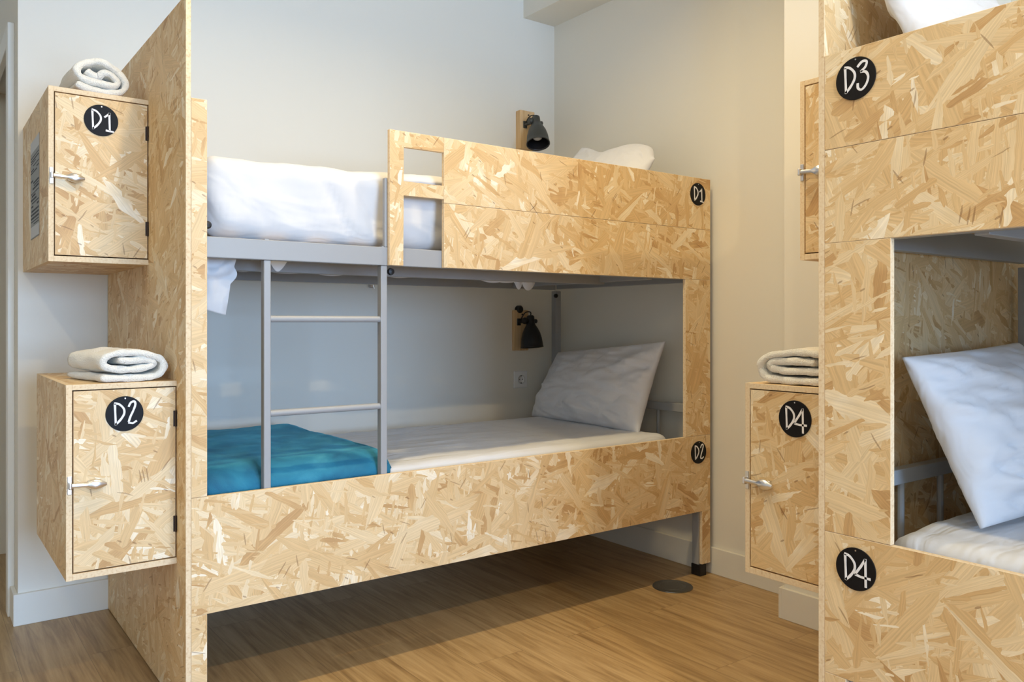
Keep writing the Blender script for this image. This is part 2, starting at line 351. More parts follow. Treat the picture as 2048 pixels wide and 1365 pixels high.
GLY = {
 'D': [([(-.52, .60), (-.50, .1), (-.47, -.62)], False), ([(-.56, .62), (-.30, .56), (-.06, .30), (-.03, .02), (-.16, -.24), (-.34, -.46), (-.50, -.60)], True)],
 '1': [([(.18, .22), (.36, .38), (.50, .52)], False), ([(.47, .55), (.48, 0), (.50, -.62)], False), ([(.26, -.60), (.52, -.64), (.74, -.66)], False)],
 '2': [([(.20, .38), (.32, .62), (.50, .68), (.56, .50), (.46, .18), (.30, -.18), (.20, -.50)], True), ([(.18, -.52), (.42, -.58), (.64, -.44)], False)],
 '3': [([(.10, .50), (.34, .70), (.56, .66), (.50, .42), (.26, .24)], True), ([(.26, .24), (.52, .18), (.64, -.08), (.54, -.40), (.32, -.60), (.14, -.50), (.12, -.26)], True)],
 '4': [([(.50, .58), (.28, .20), (-.02, -.24)], False), ([(-.02, -.24), (.30, -.30), (.76, -.30)], False), ([(.50, .60), (.51, 0), (.52, -.74)], False)],
}
def sign(text, centre, right, normal, parent, root, name='number_sign'):
    r = .047; c = Vector(centre); ri = Vector(right); no = Vector(normal); up = Vector((0, 0, 1))
    P = lambda x, y, d: c+ri*(x*r)+up*(y*r)+no*(.003+d)
    bm = bmesh.new(); n = 56
    A = [bm.verts.new(c+ri*(math.cos(2*math.pi*i/n)*r)+up*(math.sin(2*math.pi*i/n)*r)+no*.0002) for i in range(n)]
    B = [bm.verts.new(c+ri*(math.cos(2*math.pi*i/n)*r)+up*(math.sin(2*math.pi*i/n)*r)+no*.0026) for i in range(n)]
    B2 = [bm.verts.new(c+ri*(math.cos(2*math.pi*i/n)*(r-.0005))+up*(math.sin(2*math.pi*i/n)*(r-.0005))+no*.003) for i in range(n)]
    for U, V in ((A, B), (B, B2)):
        for i in range(n): bm.faces.new((U[i], U[(i+1) % n], V[(i+1) % n], V[i]))
    bm.faces.new(B2); bm.faces.new(A[::-1])
    for k, ch in enumerate(text):
        for pts, sm in GLY[ch]: stroke(bm, pts, .115, P, .0004, 1, sm, k*7+ord(ch))
    # tiny nail head at the top
    cyl(bm, P(0.02, .88, -.0005), P(.02, .88, .0012), .0018, 10, mi=2)
    o = make(name, bm, ['slate', 'chalk', 'screw'], parent, root, recalc=True)
    tag(o, label='black round sign with white hand lettered %s' % text)
    return o

# ------------------------------------------------------------------ bunk bed (a = along the length, b = depth behind the front)
LB, DB = 2.1354, 1.03
zt, zs, zo, zb, zl = 1.6865, 1.4706, 1.2576, .5993, .2772
TH = .015
def bunk(T, root, label, panels, head_mirror, gaps):
    bed = empty('bunk_bed', root, label, 'bunk bed')
    fr = lambda p, q, d: T(p, d, q)
    rt = root
    def panel(name, pts, holes=None, extra=None):
        bm = bmesh.new(); poly_prism(bm, pts, fr, 0, TH)
        return make(name, bm, ['osb', 'edge', 'pencil'], bed, rt)
    ps = {}
    ps['top'] = panel('upper_side_panel', rect(.8026, LB, zs+.0006, zt))
    ps['up'] = panel('upper_side_panel', rect(.8026, LB, zo, zs-.0006))
    ps['low'] = panel('lower_side_panel', rect(0, LB, zl, zb-.0005))
    ps['stile'] = panel('head_post_panel', rect(1.979, LB, zb+.0005, zo-.0006))
    panel('head_post_panel', rect(2.083, LB, .052, zl-.0006))
    panel('foot_post_panel', rect(0, .042, zb+.0005, zt))
    panel('foot_post_panel', rect(0, .042, .004, zl-.0006))
    # guard frame beside the climb-in opening
    bm = bmesh.new()
    g0, g1, g2 = .602, .651, .802
    poly_prism(bm, [(g0, zo), (g1, zo), (g1, 1.483), (g2, 1.483), (g2, 1.527), (g1, 1.527), (g1, 1.637), (g2, 1.637), (g2, zt), (g0, zt)], fr, 0, TH)
    make('guard_frame', bm, ['osb', 'edge'], bed, rt)
    # steel frame
    def steel(name, *boxes, bev=.002):
        bm = bmesh.new()
        for q in boxes: box(bm, *q, T=T, bevel=bev, seg=2)
        return make(name, bm, 'grey', bed, rt)
    p = .035
    for a0 in (.006, LB-.052-p+.03):
        for b0 in (.0165, DB-.03-p):
            zl_ = .045
            top = 1.60 if b0 < .1 else 1.24
            steel('post', (a0, a0+p, b0, b0+p, zl_, top))
            bm = bmesh.new(); box(bm, a0-.003, a0+p+.003, b0-.003 if b0 > .1 else b0-.012, b0+p+.003, 0, .048, T=T, bevel=.003, seg=2)
            make('foot_cap', bm, 'rubber', bed, rt)
    A0, A1 = .042, LB-.058
    steel('upper_side_rail', (A0, A1, .0165, .045, 1.257, 1.315))
    steel('upper_side_rail', (A0, A1, DB-.065, DB-.035, 1.247, 1.315))
    steel('upper_end_rail', (A0-.032, A0-.004, .052, DB-.066, 1.25, 1.315))
    steel('upper_end_rail', (A1+.004, A1+.032, .052, DB-.066, 1.25, 1.315))
    steel('upper_middle_rail', (A0, 1.83, .33, .36, 1.243, 1.28))
    for a in (.5, 1.15, 1.80): steel('upper_cross_rail', (a, a+.03, .046, DB-.066, 1.252 if a > 1.7 else 1.281, 1.305))
    steel('lower_side_rail', (A0, A1, .0165, .066, .36, .405))
    steel('lower_side_rail', (A0, A1, DB-.065, DB-.035, .36, .42))
    steel('lower_end_rail', (A0-.032, A0-.004, .052, DB-.066, .36, .42))
    steel('lower_end_rail', (A1+.004, A1+.032, .052, DB-.066, .36, .42))
    # head and foot bars of both bunks
    for a in (A1+.003, A0-.033):
        for z in (.686, 1.60-.04):
            if z > 1 and a > 1: continue
            steel('end_bar', (a, a+.03, .052, DB-.066, z, z+.036))
    for k in range(4):
        bm = bmesh.new(); b = .262+.195*k
        q0, q1 = T(A1+.018, b, .42), T(A1+.018, b, .687); cyl(bm, q0, q1, .008, 12)
        make('head_spindle', bm, 'grey', bed, rt)
    # guard upright behind the guard frame and slats
    steel('guard_upright', (.594, .606, .0185, .034, 1.3155, 1.535))
    for z in (.400, 1.297):
        for k in range(14):
            bm = bmesh.new()
            a = .08+k*.142; box(bm, a, a+.075, .046 if z > 1 else .0665, DB-.066, z+.0085, z+.018, T=T, bevel=.002)
            make('slat', bm, 'slat', bed, rt)
    # small bolts
    for a, b, z in ((.045, .03, 1.345), (A1-.004, DB-.052, 1.215)):
        bm = bmesh.new(); c0 = T(a, b-.0, z); c1 = T(a-.0, b-.016, z)
        lathe(bm, [(0, 0), (.008, 0), (.011, .004), (.011, .012), (.007, .017), (0, .018)], T(a, b-.012, z), Vector(T(0, -1, 0))-Vector(T(0, 0, 0)), 16)
        make('bolt_cap', bm, 'rubber', bed, rt)
    return bed, ps
B1 = (.6136, 2.288)
T1 = lambda a, b, z: (B1[0]+a, B1[1]+b, z)
B2 = (1.6846, 1.0713-LB)
T2 = lambda a, b, z: (B2[0]+b, B2[1]+a, z)
r1, r2 = (B1[0], B1[1], 0), (B2[0], B2[1], 0)
bed1, ps1 = bunk(T1, r1, 'strand board clad bunk bed with signs D1 and D2 along the back wall', None, False, None)
bed2, ps2 = bunk(T2, r2, 'strand board clad bunk bed with signs D3 and D4 at the right', None, True, None)
_zero = (0, 0, 0)
sign('D1', (2.668, 2.288, 1.617), (1, 0, 0), (0, -1, 0), ps1['top'], r1)
sign('D2', (2.673, 2.288, .529), (1, 0, 0), (0, -1, 0), ps1['low'], r1)
sign('D3', (1.6846, .994, 1.617), (0, -1, 0), (-1, 0, 0), ps2['top'], r2)
sign('D4', (1.6846, .994, .530), (0, -1, 0), (-1, 0, 0), ps2['low'], r2)
# pencilled cross on the panel seam
bm = bmesh.new(); P = lambda x, y, d: (1.790+x, 2.288-.0003-d, 1.487+y)
for pts in ([(-.016, .017), (0, 0), (.018, -.020)], [(.016, .017), (0, 0), (-.017, -.013)]): stroke(bm, pts, .0016, P, .0003, 0, False)
make('pencil_cross', bm, 'pencil', ps1['up'], r1)

# ------------------------------------------------------------------ dividers beside the lockers, and an added light blocker
def divider(x0, x1, y0, y1, label):
    bm = bmesh.new()
    if x1-x0 < y1-y0: poly_prism(bm, rect(y0, y1, .004, 1.964), lambda p, q, d: (d, p, q), x0, x1)
    else: poly_prism(bm, rect(x0, x1, .004, 1.964), lambda p, q, d: (p, d, q), y0, y1)
    c = ((x0+x1)/2, (y0+y1)/2, 0)
    return tag(make('divider_and_blocker', bm, ['osb', 'edge'], None, c), label, 'panel')
divider(.5993, .6130, 2.288, WB-.016, 'tall strand board divider between lockers D1, D2 and the back bed')
divider(1.6846, 2.764, 1.0719, 1.0869, 'tall strand board divider at the head of the right bed')
divider(1.6846, 2.764, -1.080, -1.0650, 'added unseen strand board at the foot of the right bed, blocking window light')  # added out of view to keep window light off the right bunk

# ------------------------------------------------------------------ lockers
def locker(T, root, W, D, z0, z1, right, normal, text, label, film=False):
    """a: left to right as seen, b: depth. T maps to world"""
    lk = empty('locker', root, label, 'locker', )
    s = .0145
    bm = bmesh.new()
    pr = lambda pts, to3, d0, d1, i=0, e=1: poly_prism(bm, pts, to3, d0, d1, i, e, .0007)
    # left side, top, bottom, back (one glued carcass)
    pr(rect(0, D, z0, z1), lambda p, q, d: T(d, p, q), 0, s)
    pr(rect(s+.0002, W, 0, D), lambda p, q, d: T(p, q, d), z1-s, z1)
    pr(rect(s+.0002, W, 0, D), lambda p, q, d: T(p, q, d), z0, z0+.0165)
    pr(rect(s+.0004, W, z0+.017, z1-s-.0003), lambda p, q, d: T(p, d, q), D-.012, D-.0002)
    make('carcass', bm, ['osb', 'edge'], lk, root)
    bm = bmesh.new()
    dz0, dz1 = z0+.0165+.0035, z1-s-.003
    poly_prism(bm, rect(s+.003, W-.003, dz0, dz1), lambda p, q, d: T(p, d, q), .0005, .014, 0, 1, .0007)
    door = make('door', bm, ['osb', 'edge'], lk, root)
    cx = W/2+.003
    sign(text, T(cx, .0005, z1-.083), right, normal, door, root)
    # hinges
    for zc in (z1-.105, z0+.112):
        bm = bmesh.new(); q0, q1 = T(W-.003, -.003, zc-.022), T(W-.003, -.003, zc+.022); cyl(bm, q0, q1, .0028, 10)
        box(bm, W-.009, W-.003, -.0012, .0006, zc-.022, zc+.022, T=T)
        make('hinge', bm, 'hinge', door, root)
    # pull latch: strike on the frame, arm and spade shaped lever
    zc = z0+.251 if text in ('D1', 'D3') else z0+.249
    bm = bmesh.new()
    box(bm, .003, .0135, -.004, 0, zc-.024, zc+.024, T=T, bevel=.0012, seg=2)
    box(bm, .004, .012, -.020, -.004, zc-.010, zc+.010, T=T, bevel=.003, seg=2)
    make('latch_strike', bm, 'chrome', lk, root)
    bm = bmesh.new()
    q = []
    prof = [(0.006, .0066, .0055), (.030, .0062, .0055), (.044, .0060, .0055), (.050, .0080, .006), (.058, .0132, .0085), (.068, .0150, .010), (.080, .0120, .008), (.094, .0042, .004)]
    rings = []
    for a, h, dep in prof:
        rings.append([bm.verts.new(T(a, -.0115+math.cos(t)*dep, zc+math.sin(t)*h-(a-.008)*.04)) for t in [2*math.pi*i/12 for i in range(12)]])
    for A, B in zip(rings, rings[1:]):
        for i in range(12): bm.faces.new((A[i], A[(i+1) % 12], B[(i+1) % 12], B[i]))
    bm.faces.new(rings[0]); bm.faces.new(rings[-1])
    box(bm, .050, .082, -.006, .0004, zc-.012, zc+.008, T=T, bevel=.001)
    make('latch_lever', bm, 'chrome', door, root, autosmooth=50)
    if film:
        bm = bmesh.new()
        Y0, Y1, Z0, Z1 = .199, .418, z0+.094, z0+.414
        box(bm, -.0009, -.0002, Y0, Y1, Z0, Z1, T=T, mi=0)
        box(bm, -.0012, -.0008, Y0, Y1, Z1-.038, Z1, T=T, mi=1); box(bm, -.0012, -.0008, Y0+.004, Y1-.004, Z0+.004, Z0+.040, T=T, mi=1)
        rl = random.Random(3); zz = Z1-.052
        while zz > Z0+.048:
            h = rl.choice((.003, .004, .006)); x = Y0+.012
            while x < Y1-.03:
                w = rl.uniform(.02, .10); x2 = min(Y1-.01, x+w)
                if rl.random() < .86: box(bm, -.0012, -.0008, x, x2, zz-h, zz, T=T, mi=2)
                x = x2+.006
            zz -= h+rl.choice((.004, .006, .009))
        tag(make('printed_sheet', bm, ['film', 'paper', 'slate'], lk, root), label='grey printed sheet with rows of dark lines')
    return lk
LW = .2735
TD1 = lambda a, b, z: (.3256+a, 2.7135+b, z)
TD2 = lambda a, b, z: (.3256+a, 2.380+b, z)
TD3 = lambda a, b, z: (2.061+b, 1.389-a, z)
TD4 = lambda a, b, z: (1.8116+b, 1.389-a, z)
locker(TD1, (.3256, 2.7135, 1.256), LW, WB-2.7135-.001, 1.256, 1.770, (1, 0, 0), (0, -1, 0), 'D1', 'upper left strand board locker with sign D1 and a printed sheet on its side', True)
locker(TD2, (.3256, 2.380, .404), LW, .60, .404, .914, (1, 0, 0), (0, -1, 0), 'D2', 'lower left strand board locker with sign D2 and a folded towel on top')
locker(TD3, (2.061, 1.389, 1.256), .3021, .498, 1.256, 1.770, (0, -1, 0), (-1, 0, 0), 'D3', 'upper strand board locker half hidden behind the right bed divider')
locker(TD4, (1.8116, 1.389, .404), .3021, .7482, .404, .914, (0, -1, 0), (-1, 0, 0), 'D4', 'lower strand board locker with sign D4 beside the right bed')

# ------------------------------------------------------------------ ladder
ld = empty('bunk_ladder', (1.03, 2.318, .45), 'grey steel ladder with two rungs hooked on the back bunk bed', 'ladder')
lr = (1.03, 2.318, .45)
ly0, ly1 = 2.3065, 2.3330
for x0, x1 in ((.8200, .8410), (1.1950, 1.2170)):
    bm = bmesh.new(); box(bm, x0, x1, ly0, ly1, .47, 1.2565, bevel=.003, seg=3); make('side_rail', bm, 'grey', ld, lr)
    bm = bmesh.new(); xc = (x0+x1)/2
    box(bm, xc-.006, xc+.006, 2.3335, 2.3365, 1.20, 1.3185); box(bm, xc-.006, xc+.006, 2.312, 2.3365, 1.3155, 1.3185)
    make('hook', bm, 'grey', ld, lr)
for zz in (1.087, .812):
    bm = bmesh.new(); cyl(bm, (.839, 2.319, zz), (1.197, 2.319, zz), .0098, 20); make('rung', bm, 'grey', ld, lr)
bm = bmesh.new(); lathe(bm, [(0, 0), (.010, 0), (.012, .006), (.010, .014), (0, .016)], (1.243, 2.340, 1.240), (0, -1, 0), 14)
make('rubber_stop', bm, 'rubber', ld, lr)

# ------------------------------------------------------------------ soft things
def softbox(x0, x1, y0, y1, z0, z1, r, step, disp, T=I3, topz=None):
    """rounded box with displacement disp(p, n)->float, optional topz(x,y)->extra height"""
    bm = bmesh.new(); c = Vector(((x0+x1)/2, (y0+y1)/2, (z0+z1)/2)); h = Vector(((x1-x0)/2, (y1-y0)/2, (z1-z0)/2))
    N = [max(4, int(2*h[i]/step)) for i in range(3)]; cache = {}
    def V(i, j, k):
        key = (i, j, k)
        if key in cache: return cache[key]
        p = Vector((-h.x+2*h.x*i/N[0], -h.y+2*h.y*j/N[1], -h.z+2*h.z*k/N[2]))
        q = Vector([max(-h[t]+r, min(h[t]-r, p[t])) for t in range(3)])
        d = p-q; n = d.normalized() if d.length > 1e-9 else Vector((0, 0, 1)); s = q+n*min(r, r)
        w = c+s
        w = w+n*disp(w, n)
        if topz: w.z += topz(w.x, w.y)*max(0, (s.z+h.z)/(2*h.z))
        cache[key] = bm.verts.new(T(*w)); return cache[key]
    for i in range(N[0]):
        for j in range(N[1]):
            bm.faces.new((V(i, j, 0), V(i, j+1, 0), V(i+1, j+1, 0), V(i+1, j, 0)))
            bm.faces.new((V(i, j, N[2]), V(i+1, j, N[2]), V(i+1, j+1, N[2]), V(i, j+1, N[2])))
    for i in range(N[0]):
        for k in range(N[2]):
            bm.faces.new((V(i, 0, k), V(i+1, 0, k), V(i+1, 0, k+1), V(i, 0, k+1)))
            bm.faces.new((V(i, N[1], k), V(i, N[1], k+1), V(i+1, N[1], k+1), V(i+1, N[1], k)))
    for j in range(N[1]):
        for k in range(N[2]):
            bm.faces.new((V(0, j, k), V(0, j, k+1), V(0, j+1, k+1), V(0, j+1, k)))
            bm.faces.new((V(N[0], j, k), V(N[0], j+1, k), V(N[0], j+1, k+1), V(N[0], j, k+1)))
    return bm
def crease(x, y, z):
    v = 1-min(1, abs(nz(x, y, z))*2.6); return v*v
def wr(seed, amp, fx, fy, fz, rot=0):
    c_, s_ = math.cos(rot), math.sin(rot)
    def f(p, n):
        x = p.x*c_+p.z*s_; z = -p.x*s_+p.z*c_
        a = nz(x*fx+seed, p.y*fy, z*fz); b = nz(x*fx*2.1+seed+9, p.y*fy*2.1, z*fz*2.1)
        return amp*(a*.7+.35*b)
    return f
# mattresses, in a,b space of each bed; sheet tucked around
def mattress(T, root, z0, z1, label, seed, a0=.055, b0=.050):
    w1 = wr(seed, .006, 3, 16, 10, .2); w2 = wr(seed+5, .004, 18, 5, 9)
    bm = softbox(a0, a0+1.9, b0, b0+.873, z0, z1, .045, .024, lambda p, n: w1(p, n)+w2(p, n)-.004, T)
    o = make('mattress', bm, 'linen', None, T(1.0, .5, z0), smooth=True)
    return tag(o, label, 'mattress')
mattress(T1, r1, .4195, .615, 'thick mattress in a white sheet on the lower back bunk', 1)
mattress(T2, r2, .4195, .615, 'mattress in a white sheet on the lower right bunk', 12, .125, .052)
mattress(T2, r2, 1.3165, 1.52, 'mattress in a white sheet on the upper right bunk, behind the D3 panel', 22, .125, .052)
# duvet on the upper bunk of the back bed
wa = wr(3, .005, 3.2, 5, 5, -.9); wb = wr(41, .003, 9, 9, 14, -.7); wc = wr(77, .012, 1.7, 2.4, 2.2, .4)
def dfold(p, n):
    x = p.x-(1.55-p.z)*.55
    d = wa(p, n)+wb(p, n)+wc(p, n)
    # pulled folds running down the front
    if p.y < 2.50:
        k = max(0, min(1, (1.56-p.z)/.2))
        d += .016*(.25+k)*nz(x*8, p.z*1.5, 3.1)+.009*(.2+k)*nz(x*21, p.z*2.5, 9.4)-.018*(.35+k)*crease(x*5.5, p.z*2.4, 6.2)*(.5+nz(x*2, 3, p.z*3))+.013*k*crease(x*11+4, p.z*3.4, 8.1)*(.4+nz(x*4+8, 1, p.z*3))
    # bottom stays near the rail
    return d*(.25+.75*min(1, max(0, (p.z-1.315)/.05)))-.003
bm = softbox(.659, 2.655, 2.352, 3.262, 1.3155, 1.572, .06, .016, dfold, I3, lambda x, y: .006*math.sin(x*5)+.004*nz(x*3, y*3, 0))
duvet = tag(make('duvet', bm, 'linen', None, (1.6, 2.8, 1.3155), smooth=True), 'puffy white duvet filling the upper bunk of the back bed', 'duvet')
# teal blanket folded over the foot of the lower bunk
w1 = wr(51, .008, 5, 5, 6, .3); w2 = wr(55, .004, 16, 16, 16)
def bl(p, n): return w1(p, n)+w2(p, n)
bm = softbox(.664, 1.252, 2.334, 3.235, .6165, .662, .021, .014, bl)
for v in bm.verts:       # let the front hang over the mattress edge and the right corner droop
    c = v.co
    if c.y < 2.43: t = (2.43-c.y)/.1; c.z -= .052*t*t;  
    c.x += .012*nz(c.y*4, 1, c.z*3)
bm.normal_update()
blk = empty('blanket', (.95, 2.8, .616), 'teal plush blanket folded over the foot of the lower back bunk', 'blanket')
make('folded_blanket', bm, 'plush', blk, (.95, 2.8, .616), smooth=True)
bm = bmesh.new()
for off, zz in ((0, .645), (-.012, .657)):
    pts = []
    for i in range(60):
        y = 2.345+(3.215-2.345)*i/59; x = 1.247+off+.012*nz(y*4, 1, .66*3)+.003*nz(y*9, 2, 1); z = zz+.004*nz(y*7, 3, off*50)
        if y < 2.43: z -= .052*((2.43-y)/.1)**2
        pts.append(Vector((x, y, z)))
    prev = None
    for i, p_ in enumerate(pts):
        ring = [bm.verts.new(p_+Vector((math.cos(t)*.007, 0, math.sin(t)*.005))) for t in [2*math.pi*k/8 for k in range(8)]]
        if prev:
            for k in range(8): bm.faces.new((prev[k], prev[(k+1) % 8], ring[(k+1) % 8], ring[k]))
        prev = ring
make('hem', bm, 'plush', blk, (.95, 2.8, .616), smooth=True)

def pillow(corners, front, tf, tb, label, seed, pinch=.05, wrinkle=.010, seam=True, N=52, sag=0, topdip=0, topf=None):
    """corners BL, BR, TR, TL; front = unit vector of the visible bulge"""
    BL, BR, TR, TL = [Vector(c) for c in corners]; fn = Vector(front).normalized()
    bm = bmesh.new()
    def pos(s, t, side):
        # s,t in 0..1
        S, Tt = 2*s-1, 2*t-1
        ss = .5+(S*(1-pinch*(1-Tt*Tt)))/2; tt = .5+(Tt*(1-pinch*1.3*(1-S*S)))/2
        tt -= topdip*max(0, Tt)*(1-S*S)
        if topf: tt += topf(s)*max(0, tt)**2
        p = BL.lerp(BR, ss).lerp(TL.lerp(TR, ss), tt)
        e = max(0, (1-S**4)*(1-Tt**4)); th = (max(0, (1-S*S)*(1-Tt*Tt)))**.42
        th *= 1+sag*(-Tt)*.5
        # folds running in from the edges
        rad = math.sqrt(S*S+Tt*Tt); ang = math.atan2(Tt, S)
        f1 = nz(ang*3.4+seed, rad*1.2, seed*.7+side)*min(1, rad*1.1)
        f2 = nz(S*2.3+seed, Tt*5.5+S*1.7, seed+side*3.3); f3 = nz(S*6+seed, Tt*13+S*5, seed*1.3)
        w = (f1*1.3+f2*.8+f3*.35-.9*crease(S*1.6+seed, Tt*2.6+S*1.2, seed)*(.5+f2)-.7*crease(S*3+Tt*2+seed*2, Tt*4-S, seed)*(.3+f1))*wrinkle*min(1, e*2.5)
        return p+fn*((tf if side > 0 else -tb)*th+w*(1 if side > 0 else -.5))
    G = {}
    for side in (1, -1):
        for i in range(N+1):
            for j in range(N+1):
                border = i in (0, N) or j in (0, N)
                key = (i, j, 0 if border else side)
                if key in G: continue
                # denser near the border
                s = .5-.5*math.cos(math.pi*i/N); t = .5-.5*math.cos(math.pi*j/N)
                s = .6*s+.4*i/N; t = .6*t+.4*j/N
                G[key] = bm.verts.new(pos(s, t, side))
    g = lambda i, j, sd: G[(i, j, 0 if (i in (0, N) or j in (0, N)) else sd)]
    for side in (1, -1):
        for i in range(N):
            for j in range(N):
                q = (g(i, j, side), g(i+1, j, side), g(i+1, j+1, side), g(i, j+1, side))
                bm.faces.new(q if side > 0 else q[::-1])
    c = (BL+BR+TR+TL)/4
    o = make('pillow', bm, 'pillow', None, (c.x, c.y, min(BL.z, BR.z)), smooth=True)
    return tag(o, label, 'pillow')
pillow([(2.520, 3.235, .602), (2.500, 2.465, .600), (2.655, 2.455, .995), (2.655, 3.19, .925)], (-1, -.1, .25), .105, .035, 'white pillow leaning on the head bars of the lower back bunk', 2.0, sag=.5, pinch=.022, wrinkle=.021)
pillow([(2.40, 3.0, 1.58), (2.37, 2.38, 1.57), (2.60, 2.43, 1.835), (2.62, 2.965, 1.925)], (-1, -.1, .3), .085, .06, 'white pillow showing above the D1 side panel of the upper back bunk', 5.3, pinch=.03, topf=lambda s: -.085*math.exp(-((s-.36)/.17)**2)+.05*math.exp(-((s-.72)/.14)**2)-.22*math.exp(-((s-1)/.07)**2))
pillow([(1.905, .83, .618), (2.56, .81, .618), (2.52, 1.0, 1.02), (1.805, .955, .998)], (.05, -1, .25), .12, .03, 'large white pillow propped upright on the lower right bunk', 8.1, pinch=.015, wrinkle=.024)
pillow([(1.815, .865, 1.545), (2.42, .86, 1.545), (2.40, 1.02, 1.975), (1.745, 1.022, 1.93)], (.05, -1, .3), .085, .03, 'white pillow showing above the D3 side panel of the upper right bunk', 11.7, pinch=.03, wrinkle=.018)

# sheet corner hanging down below the upper rail at the foot
def sheetpiece(name, pts2, y, label, lift=.01, seed=0, cols=40, parent=None, thick=.0015):
    """pts2: top edge list and bottom edge list of (x,z)"""
    top, bot = pts2; bm = bmesh.new(); rows = 44
    Tp = catmull(top, cols//(len(top)-1)+1); Bp = catmull(bot, cols//(len(top)-1)+1)
    grid = []
    for j in range(rows+1):
        t = j/rows; row = []
        for i in range(len(Tp)):
            p = Tp[i].lerp(Bp[i], t)
            yy = y+lift*math.sin(p.x*60+seed+p.y*9)*t+lift*.7*nz(p.x*30, p.y*18, seed)
            row.append(Vector((p.x, yy, p.y)))
        grid.append(row)
    F = [[bm.verts.new(p) for p in r_] for r_ in grid]; Bk = [[bm.verts.new(p+Vector((0, thick, 0))) for p in r_] for r_ in grid]
    n, m = len(F), len(F[0])
    for j in range(n-1):
        for i in range(m-1):
            bm.faces.new((F[j][i], F[j+1][i], F[j+1][i+1], F[j][i+1])); bm.faces.new((Bk[j][i], Bk[j][i+1], Bk[j+1][i+1], Bk[j+1][i]))
    for j in range(n-1):
        for i in (0, m-1): bm.faces.new((F[j][i], F[j+1][i], Bk[j+1][i], Bk[j][i]))
    for i in range(m-1):
        for j in (0, n-1): bm.faces.new((F[j][i], F[j][i+1], Bk[j][i+1], Bk[j][i]))
    c = (sum(p[0] for p in top)/len(top), y, top[0][1])
    return bm, c
sk = empty('bed_sheet', (.72, 2.40, 1.26), 'loose white sheet with its corner hanging below the upper bunk rail', 'sheet')
skr = (.72, 2.40, 1.26)
bm, c = sheetpiece('hanging_corner', ([(.640, 1.318), (.685, 1.318), (.735, 1.318), (.779, 1.316)], [(.640, 1.118), (.685, 1.112), (.718, 1.103), (.742, 1.098)]), 2.405, '', .010, 2)
for v in bm.verts:
    d_ = math.hypot(v.co.x-.690, (v.co.z-1.300)); v.co.y -= .010*max(0, math.sin(d_*95))*max(0, min(1, (v.co.z-1.165)/.04))
    if v.co.z > 1.19: v.co.x += .016*math.sin(min(1, (v.co.z-1.19)/.05)*math.pi)*max(0, (v.co.x-.70)/.07)
make('hanging_corner', bm, 'linen', sk, skr, smooth=True)
bm, c = sheetpiece('tip', ([(.885, 1.31), (.92, 1.31), (.965, 1.31)], [(.906, 1.262), (.930, 1.236), (.958, 1.268)]), 2.49, '', .004, 5)
make('hanging_tip', bm, 'linen', sk, skr, smooth=True)
def scallop(x0, x1, base, drops, y, seed):
    n = 60; top = [(x0+(x1-x0)*i/n, base+.03) for i in range(n+1)]
    bot = []
    for i in range(n+1):
        x = x0+(x1-x0)*i/n; d = 0
        for cx, w, h in drops:
            q = (x-cx)/w
            if abs(q) < 1: d = max(d, h*(1-q*q)**.7)
        bot.append((x, base-d))
    bm = bmesh.new(); A = [bm.verts.new((p[0], y+.004*math.sin(p[0]*40+seed), p[1])) for p in top]; B = [bm.verts.new((p[0], y+.006*math.sin(p[0]*40+seed), p[1])) for p in bot]
    A2 = [bm.verts.new(v.co+Vector((0, .0015, 0))) for v in A]; B2_ = [bm.verts.new(v.co+Vector((0, .0015, 0))) for v in B]
    for i in range(n):
        bm.faces.new((A[i], B[i], B[i+1], A[i+1])); bm.faces.new((A2[i], A2[i+1], B2_[i+1], B2_[i])); bm.faces.new((B[i], B2_[i], B2_[i+1], B[i+1])); bm.faces.new((A[i], A[i+1], A2[i+1], A2[i]))
    for i in (0, n): bm.faces.new((A[i], B[i], B2_[i], A2[i]))
    return bm
bm = scallop(.70, 1.30, 1.262, [(.78, .07, .016), (.88, .045, .020), (1.03, .10, .020), (1.19, .08, .022), (1.28, .04, .012)], 2.672, 0)
make('scalloped_edge', bm, 'linen', sk, skr, smooth=True)
bm = scallop(1.38, 1.60, 1.260, [(1.46, .08, .018), (1.56, .03, .008)], 2.672, 0)
make('scalloped_edge', bm, 'linen', sk, skr, smooth=True)
bm = scallop(1.80, 2.12, 1.252, [(1.88, .07, .016), (1.95, .06, .014), (2.01, .022, .040), (2.065, .040, .042)], 2.672, 0)
make('scalloped_edge', bm, 'linen', sk, skr, smooth=True)
bm = scallop(.78, .84, 1.29, [(.81, .03, .03)], 2.37, 1)
make('scalloped_edge', bm, 'linen', sk, skr, smooth=True)

